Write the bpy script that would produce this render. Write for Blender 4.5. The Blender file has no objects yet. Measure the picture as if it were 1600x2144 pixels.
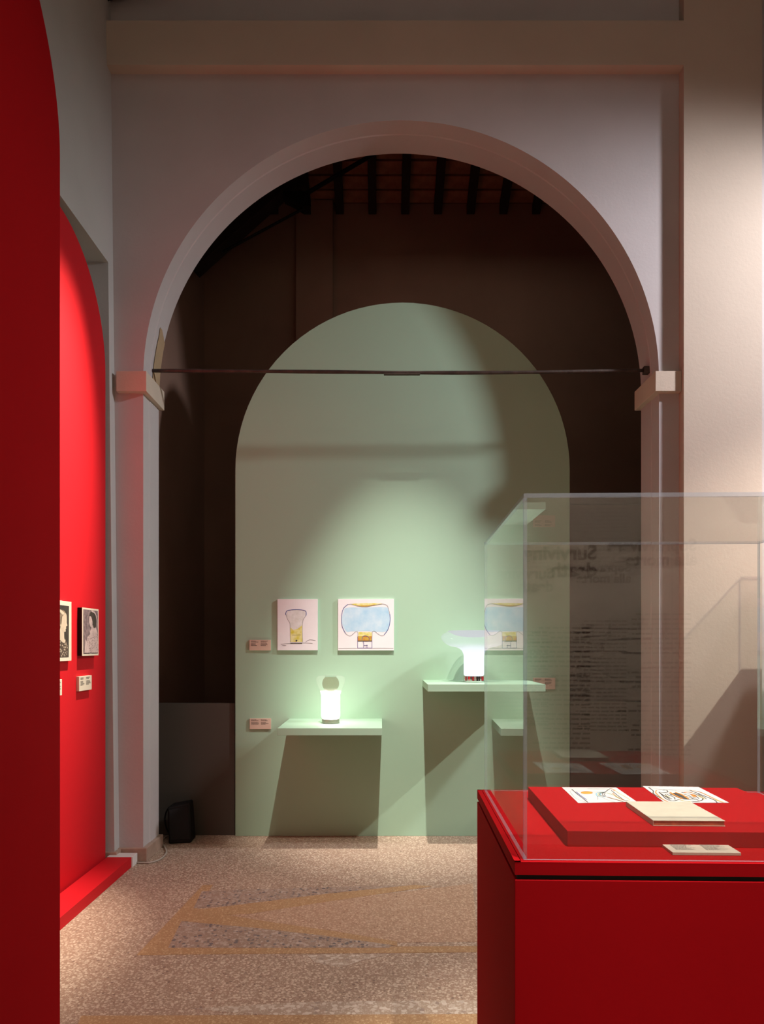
import bpy, bmesh, math, random
from mathutils import Vector, Matrix
random.seed(7)
SC = bpy.context.scene
COL = SC.collection
R = math.radians
F = 1500.0            # focal length in pixels of the 1600x2144 frame
H = 1.5               # camera height
HOR = 1350.0          # horizon row

# ---------------------------------------------------------------- camera
cam_d = bpy.data.cameras.new('camera')
cam = bpy.data.objects.new('camera', cam_d); COL.objects.link(cam)
cam.location = (0, 0, H); cam.rotation_euler = (R(90), 0, 0)
cam_d.sensor_fit = 'VERTICAL'; cam_d.sensor_height = 36.0
cam_d.lens = 36.0*F/2144.0
cam_d.shift_x = 0.0; cam_d.shift_y = (HOR-1072.0)/2144.0
cam_d.clip_start = 0.05
SC.camera = cam

# ---------------------------------------------------------------- world
w = bpy.data.worlds.new('world'); SC.world = w; w.use_nodes = True
w.node_tree.nodes['Background'].inputs[0].default_value = (0.9, 0.85, 0.8, 1)
w.node_tree.nodes['Background'].inputs[1].default_value = 0.02

# ---------------------------------------------------------------- lights (ceiling track spots, added fill areas)
def spot(name, loc, target, power, angle, blend, col, size=0.05):
    d = bpy.data.lights.new(name, 'SPOT'); d.energy = power; d.spot_size = R(angle)
    d.spot_blend = blend; d.color = col; d.shadow_soft_size = size
    o = bpy.data.objects.new(name, d); COL.objects.link(o); o.location = loc
    o.rotation_euler = (Vector(target)-Vector(loc)).to_track_quat('-Z', 'Y').to_euler()
    return o
def area(name, loc, target, power, sx, sy, col):
    d = bpy.data.lights.new(name, 'AREA'); d.shape = 'RECTANGLE'; d.size = sx; d.size_y = sy
    d.energy = power; d.color = col
    o = bpy.data.objects.new(name, d); COL.objects.link(o); o.location = loc
    o.rotation_euler = (Vector(target)-Vector(loc)).to_track_quat('-Z', 'Y').to_euler()
    return o
WARM = (1.0, 0.86, 0.70); NEUT = (1.0, 0.93, 0.86); COOL = (0.86, 0.86, 1.0)
spot('spot_light', (0.196, 3.18, 6.06), (0.15, 5.62, 0.72), 1850, 27, 1.0, NEUT, 0.03)           # down onto the green panel and shelves
spot('spot_light', (4.30, 3.50, 5.00), (0.3, 5.5, 1.7), 700, 90, 1.0, (0.94, 0.93, 1.0), 0.17)    # from the right, through the arch
spot('spot_light', (4.60, 3.40, 4.25), (2.35, 4.9, 0.85), 850, 53, 1.0, NEUT, 0.03)                # onto the right pilaster
spot('spot_light', (-0.40, 4.70, 5.7), (-1.87, 3.85, 2.15), 3300, 31, 1.0, WARM, 0.03)             # onto the red panel with the photographs
spot('spot_light', (0.9, 0.7, 5.4), (0.78, 1.95, 1.0), 1500, 24, 0.8, NEUT, 0.03)                 # onto the display case
spot('spot_light', (0.9, 0.3, 4.6), (1.5, -2.2, 1.9), 860, 62, 1.0, WARM, 0.05)                   # onto the text wall behind
spot('spot_light', (0.0, 1.2, 6.6), (-0.3, 2.8, 0.0), 360, 50, 1.0, WARM, 0.05)                   # onto the floor before the arch
area('fill_light', (0.8, 1.2, 6.9), (0.8, 1.6, 0), 15, 4.0, 4.0, (1.0, 0.90, 0.80))                # added ambient fill for the hall, no fixture behind it
area('fill_light', (0.8, 6.4, 5.6), (0.8, 6.4, 0), 4, 2.5, 0.6, (1.0, 0.86, 0.72))                 # added weak fill that lifts the room behind the arch

# ---------------------------------------------------------------- exposure
SC.view_settings.view_transform = 'Standard'
SC.view_settings.look = 'None'
SC.view_settings.gamma = 1.0
SC.view_settings.use_curve_mapping = False
SC.view_settings.exposure = 0.0
SC.cycles.max_bounces = 10; SC.cycles.diffuse_bounces = 5
SC.cycles.transparent_max_bounces = 24; SC.cycles.glossy_bounces = 6

# ================================================================ materials
MATS = {}
def nt(name):
    m = bpy.data.materials.new(name); m.use_nodes = True
    t = m.node_tree; t.nodes.clear()
    out = t.nodes.new('ShaderNodeOutputMaterial')
    return m, t, out
def mix_col(t, fac, a, b):
    n = t.nodes.new('ShaderNodeMix'); n.data_type = 'RGBA'
    if hasattr(fac, 'is_linked'): t.links.new(fac, n.inputs[0])
    else: n.inputs[0].default_value = fac
    for s, v in ((6, a), (7, b)):
        if hasattr(v, 'is_linked'): t.links.new(v, n.inputs[s])
        else: n.inputs[s].default_value = (*v, 1)
    return n.outputs[2]
def ramp(t, src, stops):
    n = t.nodes.new('ShaderNodeValToRGB'); t.links.new(src, n.inputs[0])
    e = n.color_ramp.elements
    e[0].position, e[0].color = stops[0][0], (*[stops[0][1]]*3, 1)
    e[1].position, e[1].color = stops[1][0], (*[stops[1][1]]*3, 1)
    for p, v in stops[2:]:
        k = e.new(p); k.color = (v, v, v, 1)
    return n.outputs[0]
def coords(t, scale=(1, 1, 1)):
    c = t.nodes.new('ShaderNodeTexCoord'); mp = t.nodes.new('ShaderNodeMapping')
    mp.inputs['Scale'].default_value = scale
    t.links.new(c.outputs['Object'], mp.inputs[0]); return mp.outputs[0]
def noise(t, v, scale, detail=4, rough=0.55):
    n = t.nodes.new('ShaderNodeTexNoise'); n.inputs['Scale'].default_value = scale
    n.inputs['Detail'].default_value = detail; n.inputs['Roughness'].default_value = rough
    t.links.new(v, n.inputs['Vector']); return n.outputs[0]
def mat(name, col, rough=0.6, var=0.0, vscale=3.0, bump=0.0, bscale=60.0, metal=0.0, spec=0.5, col2=None):
    if name in MATS: return MATS[name]
    m, t, out = nt(name)
    b = t.nodes.new('ShaderNodeBsdfPrincipled'); t.links.new(b.outputs[0], out.inputs[0])
    b.inputs['Roughness'].default_value = rough; b.inputs['Metallic'].default_value = metal
    b.inputs['Specular IOR Level'].default_value = spec
    v = coords(t)
    n = noise(t, v, vscale)
    if col2 is None:
        dark = tuple(c*(1-var) for c in col); lite = tuple(min(1, c*(1+var)) for c in col)
    else: dark, lite = col, col2
    t.links.new(mix_col(t, ramp(t, n, [(0.3, 0), (0.7, 1)]), dark, lite), b.inputs['Base Color'])
    if bump > 0:
        bn = t.nodes.new('ShaderNodeBump'); bn.inputs['Strength'].default_value = bump
        bn.inputs['Distance'].default_value = 0.01
        t.links.new(noise(t, v, bscale, 5), bn.inputs['Height']); t.links.new(bn.outputs[0], b.inputs['Normal'])
    MATS[name] = m; return m

plaster_t = mat('cream_plaster', (0.56, 0.47, 0.38), 0.85, 0.05, 1.3, 0.10, 45, spec=0.2)
plaster = mat('plaster', (0.52, 0.475, 0.465), 0.85, 0.06, 1.3, 0.10, 45, spec=0.2)
plaster_l = mat('plaster_left', (0.50, 0.50, 0.47), 0.85, 0.06, 1.3, 0.15, 45, spec=0.2)
stone = mat('stone_capital', (0.60, 0.50, 0.40), 0.8, 0.05, 4, 0.1, 80, spec=0.2)
soft_tan = mat('tan_plaster', (0.42, 0.30, 0.18), 0.85, 0.08, 10, 0.1, 80, spec=0.2)
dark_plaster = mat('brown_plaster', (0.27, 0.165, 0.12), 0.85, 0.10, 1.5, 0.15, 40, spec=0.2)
dark_grey = mat('dark_grey_paint', (0.075, 0.066, 0.052), 0.6, 0.03, 2, 0, spec=0.3)
marble = mat('pink_marble', (0.42, 0.29, 0.22), 0.4, 0.14, 14, 0.05, 120)
green = mat('sage_green_paint', (0.36, 0.54, 0.39), 0.6, 0.012, 2, 0.03, 300, spec=0.25)
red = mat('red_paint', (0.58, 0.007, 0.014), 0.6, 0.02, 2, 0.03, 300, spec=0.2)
red_shaded = mat('red_paint_shaded', (0.34, 0.003, 0.006), 0.8, 0.03, 2, 0.03, 300, spec=0.05)  # same red paint, its weak light put into a darker colour
white = mat('white_plastic', (0.75, 0.72, 0.68), 0.5, 0.02, 5)
paper = mat('paper_white', (0.78, 0.75, 0.76), 0.7, 0.02, 8)
cream = mat('cream_board', (0.68, 0.60, 0.47), 0.7, 0.03, 10)
peach = mat('peach_board', (0.64, 0.49, 0.38), 0.7, 0.03, 10)
sheet_p = mat('sheet_paper', (0.64, 0.63, 0.62), 0.7, 0.02, 8)
bookc = mat('book_cloth', (0.52, 0.48, 0.38), 0.8, 0.05, 25, 0.1, 300)
booke = mat('book_edges', (0.42, 0.10, 0.04), 0.7, 0.25, 60, 0.1, 300)
black = mat('black_plastic', (0.006, 0.0055, 0.0055), 0.55, 0.1, 10, spec=0.25)
grille = mat('black_grille', (0.006, 0.006, 0.006), 0.8, 0.1, 300, 0.3, 500)
iron = mat('wrought_iron', (0.075, 0.052, 0.042), 0.55, 0.35, 12, 0.3, 60, metal=0.5)
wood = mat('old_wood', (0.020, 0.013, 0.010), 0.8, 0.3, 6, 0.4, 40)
terra = mat('terracotta', (0.32, 0.15, 0.085), 0.85, 0.3, 9, 0.25, 60)
ink = mat('ink', (0.06, 0.055, 0.05), 0.7)
pencil = mat('pencil_line', (0.22, 0.21, 0.22), 0.7)
blue_p = mat('blue_pencil', (0.05, 0.08, 0.28), 0.7)
violet_p = mat('violet_pencil', (0.12, 0.09, 0.28), 0.7)
orange_p = mat('orange_pencil', (0.80, 0.25, 0.03), 0.7)
yellow_p = mat('yellow_pencil', (0.75, 0.55, 0.08), 0.7)
green_p = mat('green_pencil', (0.30, 0.42, 0.12), 0.7)
cyan_p = mat('cyan_pencil', (0.15, 0.45, 0.65), 0.7)
umber_p = mat('umber_pencil', (0.13, 0.07, 0.03), 0.7)
wash_b = mat('blue_wash', (0.36, 0.58, 0.74), 0.8, col2=(0.56, 0.70, 0.79), vscale=14)
wash_y = mat('yellow_wash', (0.60, 0.52, 0.05), 0.8, col2=(0.74, 0.70, 0.38), vscale=34)
wash_o = mat('orange_wash', (0.55, 0.17, 0.02), 0.8, col2=(0.50, 0.42, 0.06), vscale=40)
wash_g = mat('grey_wash', (0.60, 0.58, 0.54), 0.8, col2=(0.73, 0.71, 0.70), vscale=30)
ph_dark = mat('print_dark', (0.045, 0.038, 0.03), 0.5, 0.3, 30)
ph_skin = mat('print_pale', (0.56, 0.46, 0.34), 0.5, 0.12, 25)
ph_hair = mat('print_brown', (0.10, 0.07, 0.05), 0.5, col2=(0.30, 0.22, 0.15), vscale=60)
ph_violet = mat('print_violet_dark', (0.09, 0.06, 0.07), 0.5, col2=(0.30, 0.22, 0.22), vscale=45)
ph_vpale = mat('print_violet_pale', (0.50, 0.38, 0.36), 0.5, 0.2, 40)
def pattern_mat(name, a, b, sc):
    m, t, out = nt(name); p = t.nodes.new('ShaderNodeBsdfPrincipled'); t.links.new(p.outputs[0], out.inputs[0])
    v = coords(t); vo = t.nodes.new('ShaderNodeTexVoronoi'); vo.inputs['Scale'].default_value = sc
    t.links.new(v, vo.inputs['Vector'])
    t.links.new(mix_col(t, ramp(t, vo.outputs['Distance'], [(0.3, 0), (0.42, 1)]), a, b), p.inputs['Base Color'])
    p.inputs['Roughness'].default_value = 0.5; MATS[name] = m; return m
ph_dress = pattern_mat('print_dress', (0.48, 0.38, 0.28), (0.08, 0.055, 0.04), 70)
ph_lace = pattern_mat('print_lace', (0.20, 0.13, 0.13), (0.50, 0.38, 0.36), 90)

def terrazzo(name, base, pale, dark, thr=0.58, sc=80, grey=0.0):
    m, t, out = nt(name); p = t.nodes.new('ShaderNodeBsdfPrincipled'); t.links.new(p.outputs[0], out.inputs[0])
    v = coords(t)
    # slightly warped coordinates so the chips are irregular
    vo = t.nodes.new('ShaderNodeTexVoronoi'); vo.inputs['Scale'].default_value = sc; t.links.new(v, vo.inputs['Vector'])
    vs = t.nodes.new('ShaderNodeTexVoronoi'); vs.inputs['Scale'].default_value = sc*2.3; t.links.new(v, vs.inputs['Vector'])
    chip = ramp(t, vo.outputs['Distance'], [(thr-0.08, 1), (thr, 0)])
    chip2 = ramp(t, vs.outputs['Distance'], [(0.40, 1), (0.48, 0)])
    sep = t.nodes.new('ShaderNodeSeparateColor'); t.links.new(vo.outputs['Color'], sep.inputs[0])
    sep2 = t.nodes.new('ShaderNodeSeparateColor'); t.links.new(vs.outputs['Color'], sep2.inputs[0])
    big = noise(t, v, 0.9, 3)
    bcol = mix_col(t, ramp(t, big, [(0.3, 0), (0.7, 1)]), tuple(c*0.86 for c in base), tuple(c*1.12 for c in base))
    c1 = mix_col(t, ramp(t, sep2.outputs[0], [(0.1, 0), (0.9, 1)]), tuple(c*0.85 for c in base), pale)
    m1 = t.nodes.new('ShaderNodeMath'); m1.operation = 'MULTIPLY'; m1.inputs[1].default_value = 0.6; t.links.new(chip2, m1.inputs[0])
    bcol = mix_col(t, m1.outputs[0], bcol, c1)
    # chips: pale, some mid, some dark
    cc = mix_col(t, ramp(t, sep.outputs[1], [(0.0, 0), (0.5+0.3*grey, 0.65), (1.0, 1)]), tuple(0.6*a+0.4*b for a, b in zip(base, pale)), pale)
    cc = mix_col(t, ramp(t, sep.outputs[0], [(0.04+0.30*grey, 1), (0.07+0.34*grey, 0)]), cc, dark)
    vis = ramp(t, sep.outputs[2], [(0.25, 0), (0.40, 0.85)])
    m2 = t.nodes.new('ShaderNodeMath'); m2.operation = 'MULTIPLY'; t.links.new(chip, m2.inputs[0]); t.links.new(vis, m2.inputs[1])
    t.links.new(mix_col(t, m2.outputs[0], bcol, cc), p.inputs['Base Color'])
    t.links.new(ramp(t, big, [(0.2, 0.42), (0.8, 0.62)]), p.inputs['Roughness'])
    bn = t.nodes.new('ShaderNodeBump'); bn.inputs['Strength'].default_value = 0.12; bn.inputs['Distance'].default_value = 0.003
    t.links.new(noise(t, v, 90, 4), bn.inputs['Height']); t.links.new(bn.outputs[0], p.inputs['Normal'])
    p.inputs['Specular IOR Level'].default_value = 0.35
    MATS[name] = m; return m
tz = terrazzo('terrazzo', (0.33, 0.22, 0.155), (0.68, 0.56, 0.43), (0.20, 0.13, 0.10))
tz_y = terrazzo('terrazzo_ochre', (0.40, 0.235, 0.115), (0.60, 0.43, 0.25), (0.30, 0.15, 0.07), 0.5)
tz_g = terrazzo('terrazzo_grey', (0.33, 0.23, 0.17), (0.52, 0.43, 0.36), (0.12, 0.105, 0.11), 0.6, 50, 0.8)
tz_o = terrazzo('terrazzo_rose', (0.39, 0.24, 0.155), (0.64, 0.47, 0.33), (0.25, 0.13, 0.08), 0.58)
tz_w = terrazzo('terrazzo_pale', (0.40, 0.30, 0.22), (0.68, 0.60, 0.50), (0.30, 0.22, 0.18), 0.62, 48)

def glass_mat(name, tint=(1, 1, 1), ior=1.62, extra=0.0):
    # clear sheet: see-through, with Fresnel reflection on the outward side of each face
    m, t, out = nt(name)
    tr = t.nodes.new('ShaderNodeBsdfTransparent'); tr.inputs[0].default_value = (*tint, 1)
    gl = t.nodes.new('ShaderNodeBsdfGlossy'); gl.inputs['Roughness'].default_value = 0.0
    fr = t.nodes.new('ShaderNodeFresnel'); fr.inputs['IOR'].default_value = ior
    geo = t.nodes.new('ShaderNodeNewGeometry')
    inv = t.nodes.new('ShaderNodeMath'); inv.operation = 'SUBTRACT'; inv.inputs[0].default_value = 1.0
    t.links.new(geo.outputs['Backfacing'], inv.inputs[1])
    mu = t.nodes.new('ShaderNodeMath'); mu.operation = 'MULTIPLY'
    t.links.new(fr.outputs[0], mu.inputs[0]); t.links.new(inv.outputs[0], mu.inputs[1])
    mx = t.nodes.new('ShaderNodeMixShader'); t.links.new(mu.outputs[0], mx.inputs[0])
    t.links.new(tr.outputs[0], mx.inputs[1]); t.links.new(gl.outputs[0], mx.inputs[2])
    t.links.new(mx.outputs[0], out.inputs[0]); MATS[name] = m; return m
acrylic = glass_mat('clear_acrylic', (0.985, 0.99, 0.985), 1.62)
clear_glass = glass_mat('clear_blown_glass', (0.93, 0.96, 0.95), 1.5)
smoke_glass = glass_mat('smoked_glass', (0.72, 0.68, 0.60), 1.3)
def edge_mat():
    m, t, out = nt('acrylic_edge')
    b = t.nodes.new('ShaderNodeBsdfPrincipled'); b.inputs['Base Color'].default_value = (0.62, 0.68, 0.80, 1)
    b.inputs['Roughness'].default_value = 0.08; b.inputs['Specular IOR Level'].default_value = 0.9
    tr = t.nodes.new('ShaderNodeBsdfTransparent'); tr.inputs[0].default_value = (0.8, 0.86, 0.95, 1)
    mx = t.nodes.new('ShaderNodeMixShader'); mx.inputs[0].default_value = 0.22
    t.links.new(tr.outputs[0], mx.inputs[1]); t.links.new(b.outputs[0], mx.inputs[2]); t.links.new(mx.outputs[0], out.inputs[0])
    MATS['acrylic_edge'] = m; return m
acr_edge = edge_mat()
def lamp_glass(name, z0, z1, strength, col, clear, most=1.0):
    # one blown piece: opal (lit) up to z0, fading to clear glass at z1
    m, t, out = nt(name)
    c = t.nodes.new('ShaderNodeTexCoord'); s = t.nodes.new('ShaderNodeSeparateXYZ'); t.links.new(c.outputs['Object'], s.inputs[0])
    mr = t.nodes.new('ShaderNodeMapRange'); mr.inputs['From Min'].default_value = z0; mr.inputs['From Max'].default_value = z1
    mr.inputs['To Max'].default_value = most
    mr.interpolation_type = 'SMOOTHSTEP'; t.links.new(s.outputs[2], mr.inputs[0])
    em = t.nodes.new('ShaderNodeEmission'); em.inputs[0].default_value = (*col, 1); em.inputs[1].default_value = strength
    tr = t.nodes.new('ShaderNodeBsdfTransparent'); tr.inputs[0].default_value = (*clear, 1)
    gl = t.nodes.new('ShaderNodeBsdfGlossy'); gl.inputs['Roughness'].default_value = 0.02
    fr = t.nodes.new('ShaderNodeFresnel'); fr.inputs['IOR'].default_value = 1.3
    geo = t.nodes.new('ShaderNodeNewGeometry')
    inv = t.nodes.new('ShaderNodeMath'); inv.operation = 'SUBTRACT'; inv.inputs[0].default_value = 1.0; t.links.new(geo.outputs['Backfacing'], inv.inputs[1])
    mu = t.nodes.new('ShaderNodeMath'); mu.operation = 'MULTIPLY'; t.links.new(fr.outputs[0], mu.inputs[0]); t.links.new(inv.outputs[0], mu.inputs[1])
    m0 = t.nodes.new('ShaderNodeMixShader'); t.links.new(mu.outputs[0], m0.inputs[0])
    t.links.new(tr.outputs[0], m0.inputs[1]); t.links.new(gl.outputs[0], m0.inputs[2])
    mx = t.nodes.new('ShaderNodeMixShader'); t.links.new(mr.outputs[0], mx.inputs[0])
    t.links.new(em.outputs[0], mx.inputs[1]); t.links.new(m0.outputs[0], mx.inputs[2]); t.links.new(mx.outputs[0], out.inputs[0])
    MATS[name] = m; return m
metal = mat('brushed_metal', (0.40, 0.36, 0.32), 0.32, 0.08, 40, metal=0.9)
chrome = mat('chrome', (0.75, 0.75, 0.76), 0.08, 0.0, 5, metal=1.0)
red_reflect = mat('red_reflection', (0.50, 0.03, 0.04), 0.2, 0.05, 20, metal=0.4)  # red reflection in the lamp ring, put into a colour

# ================================================================ helpers
def P(x, y, d):                     # photograph pixel at a given distance -> place in the room
    return Vector(((x-800.0)*d/F, d, H-(y-HOR)*d/F))
def PZ(x, y, z):                    # photograph pixel on a horizontal plane of height z
    d = F*(H-z)/(y-HOR); return Vector(((x-800.0)*d/F, d, z))
def link(name, bm, mats, parent=None, loc=None, smooth=False, bevel=0.0, seg=2):
    me = bpy.data.meshes.new(name)
    bmesh.ops.recalc_face_normals(bm, faces=bm.faces[:])
    bm.to_mesh(me); bm.free()
    for m in (mats if isinstance(mats, (list, tuple)) else [mats]): me.materials.append(m)
    if smooth: me.shade_smooth()
    o = bpy.data.objects.new(name, me); COL.objects.link(o)
    if loc is not None: o.location = loc
    if parent is not None: o.parent = parent
    if bevel > 0:
        b = o.modifiers.new('bevel', 'BEVEL'); b.width = bevel; b.segments = seg; b.limit_method = 'ANGLE'; b.angle_limit = R(40)
    return o
def box(bm, x0, x1, y0, y1, z0, z1, mi=0):
    vs = [bm.verts.new(p) for p in ((x0,y0,z0),(x1,y0,z0),(x1,y1,z0),(x0,y1,z0),(x0,y0,z1),(x1,y0,z1),(x1,y1,z1),(x0,y1,z1))]
    fs = []
    for q in ((0,3,2,1),(4,5,6,7),(0,1,5,4),(1,2,6,5),(2,3,7,6),(3,0,4,7)):
        f = bm.faces.new([vs[i] for i in q]); f.material_index = mi; fs.append(f)
    return vs
def boxes(*bs):
    bm = bmesh.new()
    for b in bs: box(bm, *b)
    return bm
def prism(pts, vec):                # closed outline (3-D points) swept along vec
    bm = bmesh.new(); vec = Vector(vec)
    a = [bm.verts.new(p) for p in pts]; b = [bm.verts.new(Vector(p)+vec) for p in pts]
    bm.faces.new(a); bm.faces.new(list(reversed(b))); n = len(pts)
    for i in range(n): bm.faces.new((a[i], b[i], b[(i+1) % n], a[(i+1) % n]))
    return bm
def lathe(profile, n=48, close=True):
    bm = bmesh.new(); rings = []
    for r, z in profile:
        if r < 1e-5: rings.append([bm.verts.new((0, 0, z))])
        else: rings.append([bm.verts.new((r*math.cos(2*math.pi*k/n), r*math.sin(2*math.pi*k/n), z)) for k in range(n)])
    for a, b in zip(rings, rings[1:]):
        for k in range(n):
            k2 = (k+1) % n
            if len(a) == 1 and len(b) == 1: continue
            if len(a) == 1: bm.faces.new((a[0], b[k], b[k2]))
            elif len(b) == 1: bm.faces.new((a[k], a[k2], b[0]))
            else: bm.faces.new((a[k], a[k2], b[k2], b[k]))
    return bm
def spline(pts, n=8):
    pts = [Vector(p) for p in pts]; out = []
    for i in range(len(pts)-1):
        p0 = pts[max(i-1, 0)]; p1 = pts[i]; p2 = pts[i+1]; p3 = pts[min(i+2, len(pts)-1)]
        for k in range(n):
            t = k/n
            out.append(0.5*((2*p1)+(p2-p0)*t+(2*p0-5*p1+4*p2-p3)*t*t+(3*p1-p0-3*p2+p3)*t**3))
    out.append(pts[-1]); return out
def tube(bm, pts, r, n=8):
    rings = []
    for i, p in enumerate(pts):
        p = Vector(p); t = (Vector(pts[min(i+1, len(pts)-1)])-Vector(pts[max(i-1, 0)])).normalized()
        u = t.cross(Vector((0, 0, 1)));
        if u.length < 1e-3: u = t.cross(Vector((1, 0, 0)))
        u.normalize(); v = t.cross(u).normalized()
        rr = r[i] if isinstance(r, (list, tuple)) else r
        rings.append([bm.verts.new(p+u*rr*math.cos(2*math.pi*k/n)+v*rr*math.sin(2*math.pi*k/n)) for k in range(n)])
    for a, b in zip(rings, rings[1:]):
        for k in range(n): bm.faces.new((a[k], a[(k+1) % n], b[(k+1) % n], b[k]))
    bm.faces.new(rings[0]); bm.faces.new(list(reversed(rings[-1]))); return bm
def thing(name, label, cat, loc=(0, 0, 0), rz=0.0, group=None):
    o = bpy.data.objects.new(name, None); COL.objects.link(o); o.empty_display_size = 0.1
    o.location = loc; o.rotation_euler = (0, 0, rz); o['label'] = label; o['category'] = cat
    if group: o['group'] = group
    return o
def tag(o, label, cat, group=None):
    o['label'] = label; o['category'] = cat
    if group: o['group'] = group
    return o
def struct(name, bm, m, parent=None, **k):
    o = link(name, bm, m, parent, **k)
    if parent is None: o['kind'] = 'structure'
    return o
# flat drawing on a sheet: fmap maps (u, v) on the sheet into 3-D, a hair above the surface
def stroke(bm, uv, w, fmap, n=6, smooth=True):
    pts = spline([(u, v, 0) for u, v in uv], n) if smooth and len(uv) > 2 else [Vector((u, v, 0)) for u, v in uv]
    L = []
    for i, p in enumerate(pts):
        t = pts[min(i+1, len(pts)-1)]-pts[max(i-1, 0)]
        if t.length < 1e-9: t = Vector((1, 0, 0))
        t.normalize(); q = Vector((-t.y, t.x, 0))*w*0.5
        L.append((bm.verts.new(fmap(p.x+q.x, p.y+q.y)), bm.verts.new(fmap(p.x-q.x, p.y-q.y))))
    for a, b in zip(L, L[1:]): bm.faces.new((a[0], a[1], b[1], b[0]))
def patch(bm, uv, fmap, smooth=True):
    pts = spline([(u, v, 0) for u, v in list(uv)+[uv[0]]], 5)[:-1] if smooth else [Vector((u, v, 0)) for u, v in uv]
    bm.faces.new([bm.verts.new(fmap(p.x, p.y)) for p in pts])
def art(parent, name, kind, items, m, fmap, w=0.002, smooth=True):
    bm = bmesh.new()
    for it in items:
        if kind == 'stroke': stroke(bm, it, w, fmap, smooth=smooth)
        else: patch(bm, it, fmap, smooth=smooth)
    me = bpy.data.meshes.new(name); bm.to_mesh(me); bm.free(); me.materials.append(m)
    o = bpy.data.objects.new(name, me); COL.objects.link(o); o.parent = parent
    if len(items) > 1: o['kind'] = 'stuff'
    return o
def text_rows(bm, u0, u1, v0, rows, dv, h, fmap, rnd, skip=()):
    # rows of word-long dashes: print too small to read
    for r_ in range(rows):
        if r_ in skip: continue
        u = u0; end = u0+(u1-u0)*rnd.uniform(0.55, 1.0); v = v0-r_*dv
        while u < end:
            wl = rnd.uniform(0.05, 0.16)*(u1-u0)
            e = min(u+wl, end)
            bm.faces.new([bm.verts.new(fmap(a, b)) for a, b in ((u, v), (e, v), (e, v+h), (u, v+h))])
            u = e+0.025*(u1-u0)

# ================================================================ the setting
Y_ARCH0, Y_ARCH1 = 4.98, 5.31
D = 5.62
ZTOP = 7.3
# floor of terrazzo with inlaid wedges
flo = struct('floor', boxes((-2.6, 5.6, -2.6, 7.9, -0.12, 0.0)), tz)
def floor_px(x, y): p = PZ(x, y, 0.0); return (p.x, p.y)
def inlay(pts, m, zt):
    q = [floor_px(*p) for p in pts]
    b = prism([(a, c, -0.004) for a, c in q], (0, 0, 0.004+zt))
    return link('inlay', b, m, flo)
inlay([(425,1853),(446,1853),(352,2000),(286,2000)], tz_y, 0.0010)
inlay([(392,1906),(450,1901),(690,1871),(868,1853),(905,1856),(700,1886),(520,1914),(392,1920)], tz_y, 0.0014)
inlay([(388,1914),(480,1917),(560,1930),(700,1950),(832,1972),(832,1981),(690,1964),(540,1946),(374,1931)], tz_y, 0.0016)
inlay([(423,1866),(600,1860),(868,1853),(690,1872),(520,1893),(405,1902)], tz_g, 0.0012)
inlay([(380,1929),(540,1944),(690,1961),(820,1979),(815,1985),(352,1985)], tz_g, 0.0018)
inlay([(360,1985),(1010,1981),(1010,1994),(352,1999)], tz_y, 0.0012)
inlay([(520,1913),(700,1885),(990,1850),(1000,1972),(830,1974),(700,1955),(560,1938),(400,1922)], tz_o, 0.0008)
inlay([(642,1999),(822,1998),(760,2010),(715,2026),(660,2016)], tz_w, 0.0010)
inlay([(400,2112),(640,2098),(1000,2094),(1040,2122),(600,2128)], tz_w, 0.0006)
inlay([(170,2127),(1100,2123),(1100,2150),(160,2152)], tz_y, 0.0009)

# arch wall
ACX, AZ, AR0, AR1 = 0.133, 3.352, 1.793, 1.793
def arch_wall():
    bm = bmesh.new(); n = 96
    y0, ym, y1 = Y_ARCH0, Y_ARCH0+0.13, Y_ARCH1
    def ring(y, r): return [bm.verts.new((ACX-r*math.cos(math.pi*k/n), y, AZ+r*math.sin(math.pi*k/n))) for k in range(n+1)]
    rf, rm, rm2, rb = ring(y0, AR0), ring(ym, AR0), ring(ym+0.008, AR0-0.005), ring(y1, AR0-0.005)
    for a, b in ((rf, rm), (rm, rm2), (rm2, rb)):
        for k in range(n): bm.faces.new((a[k], a[k+1], b[k+1], b[k]))
    for rr, y in ((rf, y0), (rb, y1)):
        top = [bm.verts.new((v.co.x, y, ZTOP)) for v in rr]
        for k in range(n): bm.faces.new((rr[k], rr[k+1], top[k+1], top[k]))
        for sgn, v, xe in ((-1, 0, -2.4), (1, n, 5.4)):
            base = bm.verts.new((rr[v].co.x, y, 0)); eb = bm.verts.new((xe, y, 0)); em = bm.verts.new((xe, y, AZ)); et = bm.verts.new((xe, y, ZTOP))
            bm.faces.new((rr[v], base, eb, em)); bm.faces.new((rr[v], em, et, top[v]))
    xl, xr = ACX-AR0, ACX+AR0
    for x, s in ((xl, 0.005), (xr, -0.005)):
        a = [bm.verts.new(p) for p in ((x, y0, 0), (x, ym, 0), (x, ym, AZ), (x, y0, AZ))]; bm.faces.new(a)
        a2 = [bm.verts.new(p) for p in ((x, ym, 0), (x+s, ym+0.008, 0), (x+s, ym+0.008, AZ), (x, ym, AZ))]; bm.faces.new(a2)
        a3 = [bm.verts.new(p) for p in ((x+s, ym+0.008, 0), (x+s, y1, 0), (x+s, y1, AZ), (x+s, ym+0.008, AZ))]; bm.faces.new(a3)
    bmesh.ops.remove_doubles(bm, verts=bm.verts[:], dist=1e-5)
    return bm
wall_arch = struct('wall_far', arch_wall(), plaster)
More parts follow.
